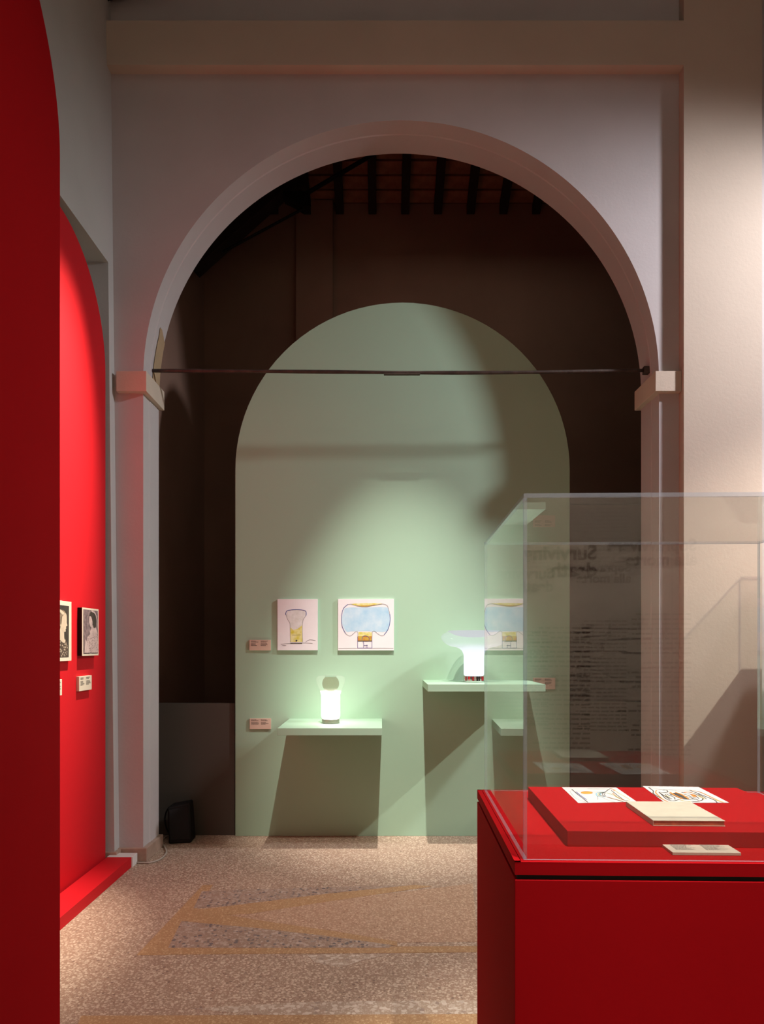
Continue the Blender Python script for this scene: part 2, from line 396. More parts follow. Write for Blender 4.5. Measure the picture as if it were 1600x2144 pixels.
# tan repair patch on the reveal, left of the rod
def reveal_patch():
    bm = bmesh.new(); r = AR0-0.0105; rows = []
    for k in range(8):
        z = 3.40+0.055*k; dx = math.sqrt(max(0, r*r-(z-AZ)**2)); x = ACX-dx
        rows.append((bm.verts.new((x, 5.15+0.004*k, z)), bm.verts.new((x, 5.305, z))) if k < 7 else (bm.verts.new((x, 5.16, z)), bm.verts.new((x, 5.20, z))))
    for a, b in zip(rows, rows[1:]): bm.faces.new((a[0], a[1], b[1], b[0]))
    return bm
o = link('bare_patch', reveal_patch(), soft_tan, wall_arch)
sd = o.modifiers.new('thick', 'SOLIDIFY'); sd.thickness = 0.002; sd.offset = 0
# raised frame: top beam and right pilaster in one plaster face
YF = 4.90
def lshape():
    pts = [(-2.3, 5.466), (2.065, 5.466), (2.065, 0), (2.60, 0), (2.60, ZTOP), (2.065, ZTOP), (2.065, 5.77), (-2.3, 5.77)]
    bm = bmesh.new()
    for a in (((-2.3, 5.466), (2.065, 5.77)), ((2.065, 0), (2.60, ZTOP))):
        box(bm, a[0][0], a[1][0], YF, Y_ARCH0, a[0][1], a[1][1])
    return bm
struct('trim_1', lshape(), plaster_t)
# capitals wrap pier front and reveal
def capital(xf0, xf1, xr):
    # xf0..xf1 along the pier front, xr = face projecting into the opening
    bm = bmesh.new(); x0, x1 = min(xf0, xr), max(xf0, xr)
    box(bm, x0, x1, Y_ARCH0-0.05, Y_ARCH1+0.03, 3.245, 3.385)
    return bm
struct('trim_2', capital(-1.83, 0, -1.622), stone, bevel=0.003)
struct('trim_3', capital(2.063, 0, 1.882), stone, bevel=0.003)
# marble plinths
struct('baseboard_far', boxes((-1.83, -1.628, 4.955, 5.33, 0, 0.092)), marble, bevel=0.004)
struct('baseboard_far.001', boxes((1.895, 2.065, 4.955, 5.33, 0, 0.092), (2.05, 2.62, 4.875, 4.96, 0, 0.092)), marble, bevel=0.004)
# left wall with its tall niche, leaning slightly
def left_wall():
    bm = boxes((-2.4, -1.826, -2.4, 3.30, 0, ZTOP), (-2.4, -1.826, 3.30, 4.89, 4.11, ZTOP), (-2.4, -2.06, 3.30, 4.89, 0, 4.11), (-2.4, -1.826, 4.89, 4.98, 0, ZTOP))
    for v in bm.verts:
        if v.co.x > -2.3: v.co.x -= 0.0105*v.co.z
    return bm
struct('wall_left', left_wall(), plaster_l)
struct('baseboard_left', boxes((-2.05, -1.806, 4.872, 4.955, 0, 0.088), (-2.05, -1.806, 2.6, 3.30, 0, 0.088)), marble, bevel=0.003)
struct('wall_right', boxes((5.2, 5.4, -2.4, 4.98, 0, ZTOP)), plaster)
wall_b = struct('wall_behind', boxes((-2.4, 5.4, -2.4, -2.2, 0, ZTOP)), mat('plaster_white', (0.80, 0.72, 0.64), 0.85, 0.04, 2, 0.1, 45, spec=0.2))
struct('ceiling', boxes((-2.4, 5.4, -2.4, 5.31, ZTOP, ZTOP+0.15)), mat('dark_boards', (0.05, 0.032, 0.022), 0.8, 0.25, 5, 0.2, 30))
# dark room behind the arch
YB = 7.5
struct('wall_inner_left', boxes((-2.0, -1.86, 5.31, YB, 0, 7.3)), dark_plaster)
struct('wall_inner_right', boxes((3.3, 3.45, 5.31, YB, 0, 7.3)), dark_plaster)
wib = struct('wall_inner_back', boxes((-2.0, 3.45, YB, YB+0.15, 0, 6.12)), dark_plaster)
link('pilaster', boxes((-0.89, -0.51, YB-0.09, YB, 0, 6.10)), dark_plaster, wib)
SL = 0.48                                            # roof pitch (rise per metre)
def roofz(y): return 6.10+(YB-y)*SL
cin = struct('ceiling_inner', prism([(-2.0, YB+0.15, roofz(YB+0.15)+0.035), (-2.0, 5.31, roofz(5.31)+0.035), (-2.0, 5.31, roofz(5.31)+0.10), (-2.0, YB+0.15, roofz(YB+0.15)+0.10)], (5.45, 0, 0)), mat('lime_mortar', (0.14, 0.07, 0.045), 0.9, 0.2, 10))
raf_bm = prism([(-0.042, YB+0.03, roofz(YB+0.03)-0.095), (-0.042, 5.31, roofz(5.31)-0.095), (-0.042, 5.31, roofz(5.31)), (-0.042, YB+0.03, roofz(YB+0.03))], (0.084, 0, 0))
raf = None; xs_raf = []
for k in range(-5, 10):
    x = 0.2425+0.3425*k
    if x < -1.8 or x > 3.2: continue
    xs_raf.append(x)
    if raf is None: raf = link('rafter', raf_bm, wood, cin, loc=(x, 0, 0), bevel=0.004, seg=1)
    else:
        c = raf.copy(); COL.objects.link(c); c.location.x = x; c.parent = cin
tile = None; cl = 0.132
for x in xs_raf[:-1]:
    for j in range(8):
        y = YB-0.01-(j+0.5)*cl
        if tile is None:
            tb = boxes((-0.168, 0.168, -cl*0.478, cl*0.478, 0, 0.03))
            tile = link('roof_tile', tb, terra, cin, bevel=0.003, seg=1); c = tile
        else:
            c = tile.copy(); COL.objects.link(c); c.parent = cin
        c.location = (x+0.171+random.uniform(-0.002, 0.002), y, roofz(y)+random.uniform(0.001, 0.007)); c.rotation_euler = (-math.atan(SL)+random.uniform(-0.01, 0.01), 0, random.uniform(-0.01, 0.01))

# timber strut, iron bracket and rods of the roof truss
t = thing('roof_truss', 'black roof strut with iron shoe and thin rods, upper left inside the arch', 'truss', (-1.86, 6.85, 5.15))
def rel(p, t): return Vector(p)-Vector(t.location)
def beam(p0, p1, hgt, dep, t):
    p0, p1 = rel(p0, t), rel(p1, t); u = (p1-p0).normalized(); nrm = Vector((-u.z, 0, u.x))
    return prism([p0, p1, p1+nrm*hgt, p0+nrm*hgt], (0, dep, 0))
b = beam(P(408, 562, 6.8), P(632, 362, 6.8), 0.28, 0.18, t); link('strut', b, wood, t, bevel=0.006)
b = bmesh.new(); tube(b, [rel(P(466, 528, 6.75), t), rel(P(650, 429, 6.75), t)], 0.013, 8); link('iron_rod', b, black, t)
b = bmesh.new(); tube(b, [rel(P(620, 418, 6.72), t), rel(P(790, 318, 6.72), t)], 0.02, 8); link('iron_rod', b, black, t)
q = [rel(P(a, c, 6.70), t) for a, c in ((592, 399), (648, 399), (648, 431), (634, 431), (612, 417), (592, 408))]
link('iron_shoe', prism(q, (0, 0.14, 0)), black, t, bevel=0.004)
# hall roof timber seen at the very top left
t = thing('roof_beam', 'dark sloping roof timber in the top left corner above the plaster ledge', 'beam', (-1.9, 4.74, 5.93))
link('timber', prism([(0, 0, 0), (4.2, 0, 1.16), (4.2, 0, 1.36), (0, 0, 0.24)], (0, 0.2, 0)), wood, t, bevel=0.006)

# iron tie rod across the arch
tr = thing('tie_rod', 'thin dark iron tie rod spanning the big white arch at capital height', 'rod', (ACX, 5.15, 3.47))
pts = []; rad = []
for k in range(25):
    f = k/24; pts.append((-1.80+3.60*f, 0, 0.004*math.sin(7*f)-0.012*math.sin(math.pi*f))); rad.append(0.0125+0.0012*math.sin(23*f))
b = bmesh.new(); tube(b, pts, rad, 10); link('rod', b, iron, tr, smooth=True)
b = boxes((1.745, 1.80, -0.022, 0.022, -0.024, 0.028)); link('anchor', b, iron, tr, bevel=0.004)
b = boxes((-0.12, 0.14, -0.017, 0.017, -0.030, -0.022)); link('splice', b, iron, tr, bevel=0.002)

# ================================================================ exhibition panels
def arched(x0, x1, ztop, r, y0, thick, n=48):
    cx = (x0+x1)/2; zc = ztop-r
    pts = [(x0, y0, 0), (x1, y0, 0)]+[(cx+r*math.cos(math.pi*k/n), y0, zc+r*math.sin(math.pi*k/n)) for k in range(n+1)]
    return prism(pts, (0, thick, 0))
gp = tag(link('arched_partition', arched(-1.1515, 1.4735, 4.185, 1.3125, D, 0.05), green, bevel=0.002), 'tall sage green round-topped panel standing behind the white arch', 'panel')
lp = tag(link('low_panel', boxes((-1.80, -1.160, D+0.02, D+0.06, 0, 1.040)), dark_grey, bevel=0.002), 'low dark grey board left of the green panel, behind the loudspeaker', 'board')
lp2 = tag(link('low_panel', boxes((1.482, 2.30, D+0.02, D+0.06, 0, 1.055)), dark_grey, bevel=0.002), 'low dark board right of the green panel, seen through the clear case', 'board')

def arched_side(yc, r, ztop, x0, thick, n=48, flip=False):
    zc = ztop-r
    pts = [(x0, yc-r, 0), (x0, yc+r, 0)]+[(x0, yc+r*math.cos(math.pi*k/n), zc+r*math.sin(math.pi*k/n)) for k in range(n+1)]
    return prism(pts, (thick, 0, 0))
XR = -1.872
tag(link('arched_partition', arched_side(4.13, 0.72, 4.05, XR-0.05, 0.05), red, bevel=0.002), 'bright red round-topped panel in the left niche holding the old photographs', 'panel')
tag(link('arched_partition', arched_side(2.062, 0.72, 4.115, -1.29, 0.04), red_shaded, bevel=0.002), 'dark red round-topped panel nearest the viewer at the left edge', 'panel')

# red plinth board at the foot of the red panel
t = thing('floor_barrier', 'low red boxed kerb with a white end block, on the floor below the red panel', 'barrier', (-1.69, 4.83, 0))
link('red_box', boxes((-0.165, 0, -2.2, 0, 0, 0.068)), red, t, bevel=0.0015)
link('end_block', boxes((-0.165, 0.008, 0.001, 0.095, 0, 0.070)), white, t, bevel=0.0015)['label'] = 'white end block'

# shelves
def shelf(x0, x1, ztop, label):
    t = thing('wall_shelf', label, 'shelf', ((x0+x1)/2, 5.30, ztop-0.05), group='green wall shelves')
    hw = (x1-x0)/2; s = t
    link('board', boxes((-hw, hw, 4.97-5.30, D-5.30, 0, 0.05)), green, s, bevel=0.0012)
    link('bracket', boxes((-hw+0.06, hw-0.06, D-5.30-0.03, D-5.30, -0.03, 0)), green, s, bevel=0.001)
    return t
shelf(-0.727, 0.0, 0.921, 'lower left pale green shelf under the glowing cylinder lamp with smoked ball')
shelf(0.318, 1.135, 1.225, 'higher pale green shelf under the wide mushroom-shaped glass lamp')

# wall labels
def plaque_front(x0, x1, y0, y1, label, cat='label', m=peach, dd=D, seed=1, grp='labels on the green panel', th=0.013):
    a, b = P(x0, y1, dd), P(x1, y0, dd); y = D
    t = thing('caption_label', label, cat, ((a.x+b.x)/2, y, (a.z+b.z)/2), group=grp)
    hw, hh = (b.x-a.x)/2, (b.z-a.z)/2
    link('board', boxes((-hw, hw, -th, -0.0005, -hh, hh)), m, t, bevel=0.0006)
    bm = bmesh.new(); rnd = random.Random(seed); fm = lambda u, v: (u, -th-0.0006, v)
    for u0, u1 in ((-hw*0.86, -hw*0.12), (hw*0.06, hw*0.80)):
        text_rows(bm, u0, u1, hh*0.72, 6, hh*0.17, hh*0.085, fm, rnd, skip=(2,))
    link('printed_text', bm, ink, t)['kind'] = 'stuff'
    return t
plaque_front(523, 567.6, 1339.7, 1361.8, 'small peach caption label beside the drawing of the narrow lamp', seed=3)
plaque_front(523.6, 568, 1504, 1526, 'small peach caption label left of the lower shelf', seed=4)
plaque_front(1116, 1162, 1419, 1443, 'small peach caption label seen through the clear case, right of the higher shelf', seed=5)

# drawings on boards
def print_front(x0, x1, y0, y1, label, th=0.02):
    a, b = P(x0, y1, D-th), P(x1, y0, D-th)
    t = thing('framed_drawing', label, 'picture', ((a.x+b.x)/2, D, (a.z+b.z)/2), group='lamp drawings')
    hw, hh = (b.x-a.x)/2, (b.z-a.z)/2
    link('board', boxes((-hw, hw, -th, -0.0005, -hh, hh)), paper, t, bevel=0.0006)
    return t
def uvf(t, sx, sy, ox, oy, th, layer):
    # crop coordinates -> position on the print
    def f(u, v):
        p = P(ox+u/sx, oy+v/sy, D-th); q = p-Vector(t.location); return (q.x, -th-0.0004*layer, q.z)
    return f
t = print_front(581, 665.2, 1254.3, 1361.5, 'drawing of a narrow lamp with yellow foot, smaller of the two drawings')
S = 6.154
g = lambda l: uvf(t, S, S, 575, 1245, 0.02, l)
art(t, 'colour_wash', 'patch', [[(204, 420), (240, 455), (300, 440), (350, 400), (360, 380), (360, 610), (204, 610)]], wash_y, g(2), smooth=False)
art(t, 'colour_wash', 'patch', [[(150, 250), (180, 205), (280, 198), (380, 210), (405, 250), (375, 320), (360, 380), (350, 420), (300, 450), (240, 460), (204, 420), (196, 360), (175, 310)]], wash_g, g(1), smooth=False)
art(t, 'pencil_outline', 'stroke', [[(148, 262), (145, 240), (170, 205), (280, 193), (390, 205), (408, 245), (402, 275)]], blue_p, g(4), 7)
art(t, 'pencil_outline', 'stroke', [[(148, 262), (170, 320), (198, 370), (202, 460), (203, 612)], [(402, 275), (372, 320), (360, 370), (358, 470), (362, 612)],
    [(400, 612), (440, 585), (480, 583), (530, 592)], [(80, 640), (160, 632), (360, 622), (490, 630)], [(100, 655), (150, 657)], [(225, 520), (340, 518)]], pencil, g(3), 4)
art(t, 'base_line', 'stroke', [[(204, 627), (354, 627)]], ink, g(4), 12)
art(t, 'foot_knob', 'patch', [[(272, 582), (290, 582), (294, 594), (282, 608), (271, 596)]], ink, g(4))
t = print_front(707.8, 824.9, 1254, 1361.8, 'drawing of a wide mushroom lamp with pale blue glass, larger of the two drawings')
g = lambda l: uvf(t, S, S, 575, 1245, 0.02, l)
shade = [(985, 122), (930, 130), (880, 190), (860, 320), (880, 430), (920, 505), (970, 530), (1010, 510), (1045, 478), (1080, 490), (1160, 495), (1250, 490), (1285, 470), (1320, 495), (1380, 528), (1430, 505), (1475, 430), (1490, 320), (1475, 200), (1430, 145), (1370, 122), (1180, 135)]
art(t, 'colour_wash', 'patch', [[(900, 180), (960, 165), (1180, 165), (1430, 160), (1470, 210), (1486, 320), (1474, 410), (1440, 475), (1330, 480), (1180, 470), (1000, 475), (930, 480), (880, 400), (866, 310)]], wash_b, g(1))
art(t, 'colour_wash', 'patch', [[(985, 120), (1060, 114), (1200, 108), (1330, 112), (1395, 118), (1300, 138), (1180, 152), (1080, 145)]], wash_y, g(2))
art(t, 'colour_wash', 'patch', [[(1040, 136), (1150, 138), (1290, 130), (1230, 148), (1170, 156), (1090, 150)]], wash_o, g(3))
art(t, 'colour_wash', 'patch', [[(1080, 485), (1255, 485), (1255, 535), (1080, 535)]], wash_y, g(2), smooth=False)
art(t, 'colour_wash', 'patch', [[(1070, 535), (1258, 535), (1258, 595), (1070, 595)]], wash_o, g(2), smooth=False)
art(t, 'pencil_outline', 'stroke', [[(945, 125), (885, 185), (862, 300), (872, 410), (915, 500)], [(1485, 250), (1490, 330), (1465, 440), (1410, 520)]], blue_p, g(4), 7)
art(t, 'pencil_outline', 'stroke', [[(985, 122), (945, 125)], [(915, 500), (965, 532), (1005, 512), (1045, 477), (1070, 482), (1072, 540)], [(1258, 540), (1262, 480), (1290, 470), (1325, 500), (1375, 527), (1410, 520)],
    [(1395, 118), (1455, 145), (1485, 250)], [(985, 122), (1080, 148), (1180, 155), (1290, 135), (1395, 118)]], pencil, g(5), 4)
art(t, 'pencil_outline', 'stroke', [[(1070, 540), (1070, 688)], [(1255, 540), (1255, 688)], [(1066, 688), (1256, 688)], [(1140, 600), (1150, 640), (1145, 685)], [(1190, 645), (1192, 685)],
    [(1125, 590), (1135, 545), (1170, 530), (1215, 550), (1220, 592)], [(1200, 655), (1150, 655)]], violet_p, g(5), 6)
art(t, 'base_line', 'stroke', [[(1070, 597), (1258, 597)]], ink, g(6), 9)
art(t, 'pencil_outline', 'stroke', [[(825, 692), (1060, 690)], [(1260, 690), (1400, 690), (1530, 692)]], pencil, g(3), 4)

# ---------------------------------------------------------------- left-wall photographs
def side_thing(name, y0, y1, z0, z1, th, m, label, cat, grp):
    t = thing(name, label, cat, (XR, (y0+y1)/2, (z0+z1)/2), group=grp)
    hw, hh = (y1-y0)/2, (z1-z0)/2
    if th > 0.025:
        link('board', boxes((0.0005, th-0.002, -hw+0.001, hw-0.001, -hh+0.001, hh-0.001)), black, t, bevel=0.0008)
        link('mount', boxes((th-0.0018, th, -hw, hw, -hh, hh)), m, t)
    else: link('board', boxes((0.0005, th, -hw, hw, -hh, hh)), m, t, bevel=0.0008)
    return t, hw, hh
t, hw, hh = side_thing('old_photograph', 4.02, 4.272, 1.405, 1.755, 0.02, cream, 'sepia profile portrait of a woman, half hidden by the dark red panel', 'photograph', 'old photographs on the red panel')
fm = lambda l: (lambda u, v: (0.0204+0.0004*l, -hw+2*hw*u, -hh+2*hh*v))
art(t, 'picture_ground', 'patch', [[(0.10, 0.065), (0.845, 0.065), (0.86, 0.925), (0.10, 0.925)]], ph_dark, fm(1), smooth=False)
art(t, 'dress', 'patch', [[(0.12, 0.07), (0.80, 0.07), (0.79, 0.20), (0.74, 0.32), (0.66, 0.36), (0.50, 0.34), (0.30, 0.40), (0.12, 0.44)]], ph_dress, fm(2), smooth=False)
art(t, 'neck', 'patch', [[(0.20, 0.42), (0.38, 0.52), (0.42, 0.60), (0.58, 0.52), (0.60, 0.38), (0.66, 0.33), (0.58, 0.30), (0.35, 0.36)]], ph_skin, fm(3))
art(t, 'face', 'patch', [[(0.38, 0.60), (0.45, 0.53), (0.60, 0.485), (0.67, 0.495), (0.665, 0.53), (0.70, 0.545), (0.69, 0.575), (0.76, 0.595), (0.73, 0.64), (0.73, 0.70), (0.71, 0.78), (0.58, 0.82), (0.44, 0.76), (0.42, 0.66)]], ph_skin, fm(4))
art(t, 'hair', 'patch', [[(0.14, 0.58), (0.38, 0.57), (0.46, 0.64), (0.50, 0.74), (0.66, 0.80), (0.52, 0.85), (0.34, 0.84), (0.18, 0.80)]], ph_hair, fm(5))
art(t, 'hair', 'patch', [[(0.20, 0.80), (0.30, 0.83), (0.50, 0.77), (0.62, 0.79), (0.48, 0.835), (0.30, 0.855)]], ph_skin, fm(6))
art(t, 'ear', 'patch', [[(0.375, 0.585), (0.40, 0.61), (0.425, 0.60), (0.41, 0.575)]], ph_skin, fm(6))
t, hw, hh = side_thing('old_photograph', 4.400, 4.655, 1.432, 1.730, 0.03, cream, 'sepia photograph of a woman in a lace dress, right of the profile portrait', 'photograph', 'old photographs on the red panel')
fm = lambda l: (lambda u, v: (0.0304+0.0004*l, -hw+2*hw*u, -hh+2*hh*v))
art(t, 'picture_ground', 'patch', [[(0.06, 0.04), (0.95, 0.04), (0.95, 0.965), (0.06, 0.965)]], ph_violet, fm(1), smooth=False)
art(t, 'dress', 'patch', [[(0.30, 0.10), (0.92, 0.06), (0.93, 0.34), (0.90, 0.48), (0.78, 0.60), (0.62, 0.58), (0.45, 0.45), (0.28, 0.36)]], ph_lace, fm(2))
art(t, 'shirt', 'patch', [[(0.45, 0.50), (0.60, 0.64), (0.80, 0.60), (0.92, 0.46), (0.72, 0.50), (0.52, 0.42)]], ph_vpale, fm(3))
art(t, 'face', 'patch', [[(0.38, 0.70), (0.46, 0.62), (0.56, 0.60), (0.60, 0.70), (0.58, 0.82), (0.46, 0.86), (0.40, 0.80)]], ph_vpale, fm(4))
art(t, 'hair', 'patch', [[(0.42, 0.84), (0.52, 0.82), (0.60, 0.72), (0.66, 0.60), (0.80, 0.62), (0.82, 0.80), (0.70, 0.92), (0.50, 0.94)]], ph_dark, fm(5))
art(t, 'veil', 'stroke', [[(0.52, 0.95), (0.76, 0.90), (0.86, 0.76), (0.88, 0.58)]], ph_vpale, fm(6), 0.035)
art(t, 'cloth_fold', 'patch', [[(0.10, 0.06), (0.16, 0.34), (0.24, 0.30), (0.44, 0.06)]], ph_vpale, fm(6), smooth=False)
art(t, 'cloth_fold', 'patch', [[(0.55, 0.06), (0.70, 0.20), (0.92, 0.06)]], ph_vpale, fm(6), smooth=False)
def side_label(y0, y1, z0, z1, label, seed):
    t, hw, hh = side_thing('caption_label', y0, y1, z0, z1, 0.018, cream, label, 'label', 'labels on the red panel')
    bm = bmesh.new(); rnd = random.Random(seed); f = lambda u, v: (0.0188, u, v)
    for u0, u1 in ((-hw*0.80, -hw*0.10), (hw*0.10, hw*0.82)):
        text_rows(bm, u0, u1, hh*0.75, 7, hh*0.16, hh*0.075, f, rnd, skip=(2,))
    link('printed_text', bm, ink, t)['kind'] = 'stuff'; return t
side_label(4.385, 4.575, 1.215, 1.305, 'small cream label below the lace dress photograph', 8)
side_label(3.98, 4.150, 1.208, 1.300, 'small cream label below the profile portrait, cut off by the dark red panel', 9)

# ================================================================ lamps
def U(c, base): return [((x)*0.000772, (base-y)*0.000772) for x, y in c]
# cylinder lamp with smoked ball
t = thing('table_lamp', 'lit cylindrical glass lamp with flared clear top and smoked glass ball', 'lamp', (P(692.5, 1500, 5.30).x, 5.30, 0.921))
link('base_ring', lathe([(0, 0), (0.058, 0), (0.064, 0.003), (0.065, 0.006), (0.065, 0.030), (0.062, 0.033), (0, 0.033)]), metal, t, smooth=False, bevel=0.001)
outer = [(0.052, 0.034), (0.062, 0.037), (0.067, 0.046), (0.069, 0.075), (0.068, 0.15), (0.0685, 0.19), (0.071, 0.215), (0.080, 0.240), (0.094, 0.272), (0.104, 0.298), (0.108, 0.320), (0.105, 0.335), (0.094, 0.347), (0.075, 0.353), (0.050, 0.355), (0.044, 0.354)]
prof = spline([(r, z, 0) for r, z in outer], 4); prof = [(p.x, p.y) for p in prof]
inner = [(r-0.0035, z) for r, z in prof]
link('glass_body', lathe([(0, 0.034)]+prof, 56), lamp_glass('lamp_one_glass', 0.190, 0.244, 9.0, (1.0, 0.95, 0.82), (0.975, 0.98, 0.975), 0.992), t, smooth=True)
ball = []
rb, zb = 0.063, 0.292
for k in range(21):
    a = -math.pi/2+k/20*(math.pi/2+R(50)); ball.append((max(0, rb*math.cos(a)), zb+rb*math.sin(a)))
link('smoked_ball', lathe(ball, 48), smoke_glass, t, smooth=True)
link('ball_rim', lathe([(0.0405, 0.340), (0.044, 0.344), (0.044, 0.349), (0.041, 0.351), (0.038, 0.347), (0.0405, 0.340)], 40), clear_glass, t, smooth=True)
link('bulb_disc', lathe([(0, 0.222), (0.022, 0.222), (0.026, 0.228), (0.020, 0.234), (0, 0.236)], 32), lamp_glass('lamp_one_disc', 9, 10, 2.0, (1, 0.97, 0.9), (1, 1, 1)), t, smooth=True)
# mushroom lamp
t = thing('table_lamp', 'lit mushroom-shaped white glass lamp with wide rim on the higher shelf', 'lamp', (P(992.5, 1400, 5.31).x, 5.31, 1.225))
link('base_ring', lathe([(0, 0), (0.074, 0), (0.079, 0.004), (0.079, 0.010), (0.073, 0.012), (0.073, 0.042), (0.076, 0.045), (0, 0.045)], 64), chrome, t, bevel=0.0006)
rnd = random.Random(5)
for k in range(30):
    a = 2*math.pi*k/30; bm = boxes((-0.0058, 0.0058, -0.0745, -0.0715, 0.0125, 0.0415))
    bmesh.ops.rotate(bm, verts=bm.verts[:], cent=(0, 0, 0), matrix=Matrix.Rotation(a, 3, 'Z'))
    link('reflection_slat', bm, [red_reflect, chrome, black, red_reflect, chrome][rnd.randrange(5)], t)  # red and black slats paint the reflections seen in the chrome ring
pr = [(0.066, 0.046), (0.074, 0.052), (0.0755, 0.08), (0.0755, 0.185), (0.081, 0.215), (0.096, 0.238), (0.124, 0.254), (0.170, 0.264), (0.205, 0.280), (0.232, 0.304), (0.2435, 0.330), (0.232, 0.352), (0.205, 0.368), (0.192, 0.379)]
prof = [(p.x, p.y) for p in spline([(r, z, 0) for r, z in pr], 5)]
link('glass_body', lathe([(0, 0.046)]+prof, 72), lamp_glass('lamp_two_glass', 0.20, 0.300, 1.12, (0.90, 0.95, 1.0), (0.95, 0.975, 0.965), 0.84), t, smooth=True)
dish = [(0.192, 0.379), (0.185, 0.372), (0.150, 0.352), (0.100, 0.338), (0.050, 0.332), (0, 0.330)]
link('inner_dish', lathe([(p.x, p.y) for p in spline([(r, z, 0) for r, z in dish], 4)], 64), lamp_glass('lamp_two_dish', 9, 10, 0.62, (0.95, 0.98, 1.0), (1, 1, 1)), t, smooth=True)

# ================================================================ loudspeaker, cables
t = thing('loudspeaker', 'small black wedge loudspeaker on the floor in front of the low grey board', 'speaker', (P(376, 1765, 5.40).x, 5.42, 0))
def q3(x, y, d): p = P(x, y, d); return (p.x-t.location.x, d-t.location.y, p.z)
bm = bmesh.new()
fb = [q3(351, 1764, 5.40), q3(400, 1765, 5.42)]
A = [bm.verts.new(v) for v in ((fb[0][0]+0.01, -0.03, 0.0), (fb[1][0]+0.002, 0.0, 0.0), (fb[1][0]-0.004, 0.16, 0.0), (fb[0][0]+0.004, 0.15, 0.0))]
B = [bm.verts.new(v) for v in ((-0.094, -0.02, 0.275), (0.064, 0.02, 0.300), (0.060, 0.15, 0.300), (-0.092, 0.14, 0.275))]
bm.faces.new(A); bm.faces.new(B)
for i in range(4): bm.faces.new((A[i], A[(i+1) % 4], B[(i+1) % 4], B[i]))
link('cabinet', bm, black, t, bevel=0.012, seg=3)
bm = bmesh.new(); bm.faces.new([bm.verts.new(v) for v in ((-0.066, -0.0345, 0.03), (0.072, -0.006, 0.03), (0.056, 0.012, 0.275), (-0.078, -0.024, 0.255))])
r_ = bmesh.ops.extrude_face_region(bm, geom=bm.faces[:]); bmesh.ops.translate(bm, verts=[v for v in r_['geom'] if isinstance(v, bmesh.types.BMVert)], vec=(0, 0.008, 0))
link('grille', bm, grille, t, bevel=0.002)
bm = bmesh.new(); tube(bm, spline([(-0.090, 0.05, 0.255), (-0.118, 0.06, 0.235), (-0.135, 0.06, 0.17), (-0.120, 0.06, 0.09), (-0.085, 0.08, 0.03)], 8), 0.006, 8)
link('power_cord', bm, black, t, smooth=True)
pts = [PZ(a, b, 0.006) for a, b in ((284, 1806), (312, 1806.5), (335, 1799), (348, 1786), (345, 1774), (339, 1764), (343, 1755), (352, 1750.5))]
bm = bmesh.new(); tube(bm, spline([p-pts[0]+Vector((0, 0, 0.001)) for p in pts], 8), 0.006, 8)
o = link('floor_cable', bm, mat('grey_cable', (0.42, 0.36, 0.30), 0.5), loc=pts[0], smooth=True)
tag(o, 'beige cable curling on the floor from the white block to the loudspeaker', 'cable')

# ================================================================ display case (pedestal + clear cover), turned a touch
A0 = -R(1.57)
t = thing('display_plinth', 'large red display plinth at lower right carrying the clear cover', 'plinth', (0.297, 1.60, 0), A0)
WB, DB, ZB = 0.945, 0.80, 1.015
link('body', boxes((0.0, WB, 0.0, DB, 0, 0.975)), red_shaded, t, bevel=0.0015)
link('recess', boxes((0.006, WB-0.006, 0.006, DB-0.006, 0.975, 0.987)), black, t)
link('top_slab', boxes((0, WB, 0, DB, 0.986, ZB-0.0025), (0, 0.0135, 0, DB, ZB-0.003, ZB), (0, WB, 0, 0.0105, ZB-0.003, ZB), (WB-0.0135, WB, 0, DB, ZB-0.003, ZB), (0, WB, DB-0.0105, DB, ZB-0.003, ZB), (0.0155, WB-0.0155, 0.0125, DB-0.0125, ZB-0.003, ZB)), red_shaded, t)
link('raised_platform', boxes((0.145, 0.795, 0.125, 0.660, ZB, 1.053)), red_shaded, t, bevel=0.0012)
t = thing('case_cover', 'clear acrylic box cover standing on the red plinth at right', 'display cover', (0.297, 1.60, ZB), A0)
gx0, gx1, gy0, gy1, gh, gt = 0.022, 0.923, 0.014, 0.786, 0.826, 0.009
def pane(name, b, axis):
    bm = bmesh.new(); box(bm, *b); bm.normal_update()
    bmesh.ops.recalc_face_normals(bm, faces=bm.faces[:])
    for f in bm.faces:
        n = f.normal; f.material_index = 0 if abs(n[axis]) > 0.5 else 1
    return link(name, bm, [acrylic, acr_edge], t)
pane('front_pane', (gx0, gx1, gy0, gy0+gt, 0.0005, gh-gt), 1)
pane('back_pane', (gx0, gx1, gy1-gt, gy1, 0.0005, gh-gt), 1)
pane('left_pane', (gx0, gx0+gt, gy0+gt+0.0003, gy1-gt-0.0003, 0.0005, gh-gt), 0)
pane('right_pane', (gx1-gt, gx1, gy0+gt+0.0003, gy1-gt-0.0003, 0.0005, gh-gt), 0)
pane('top_pane', (gx0, gx1, gy0, gy1, gh-gt+0.0003, gh), 2)

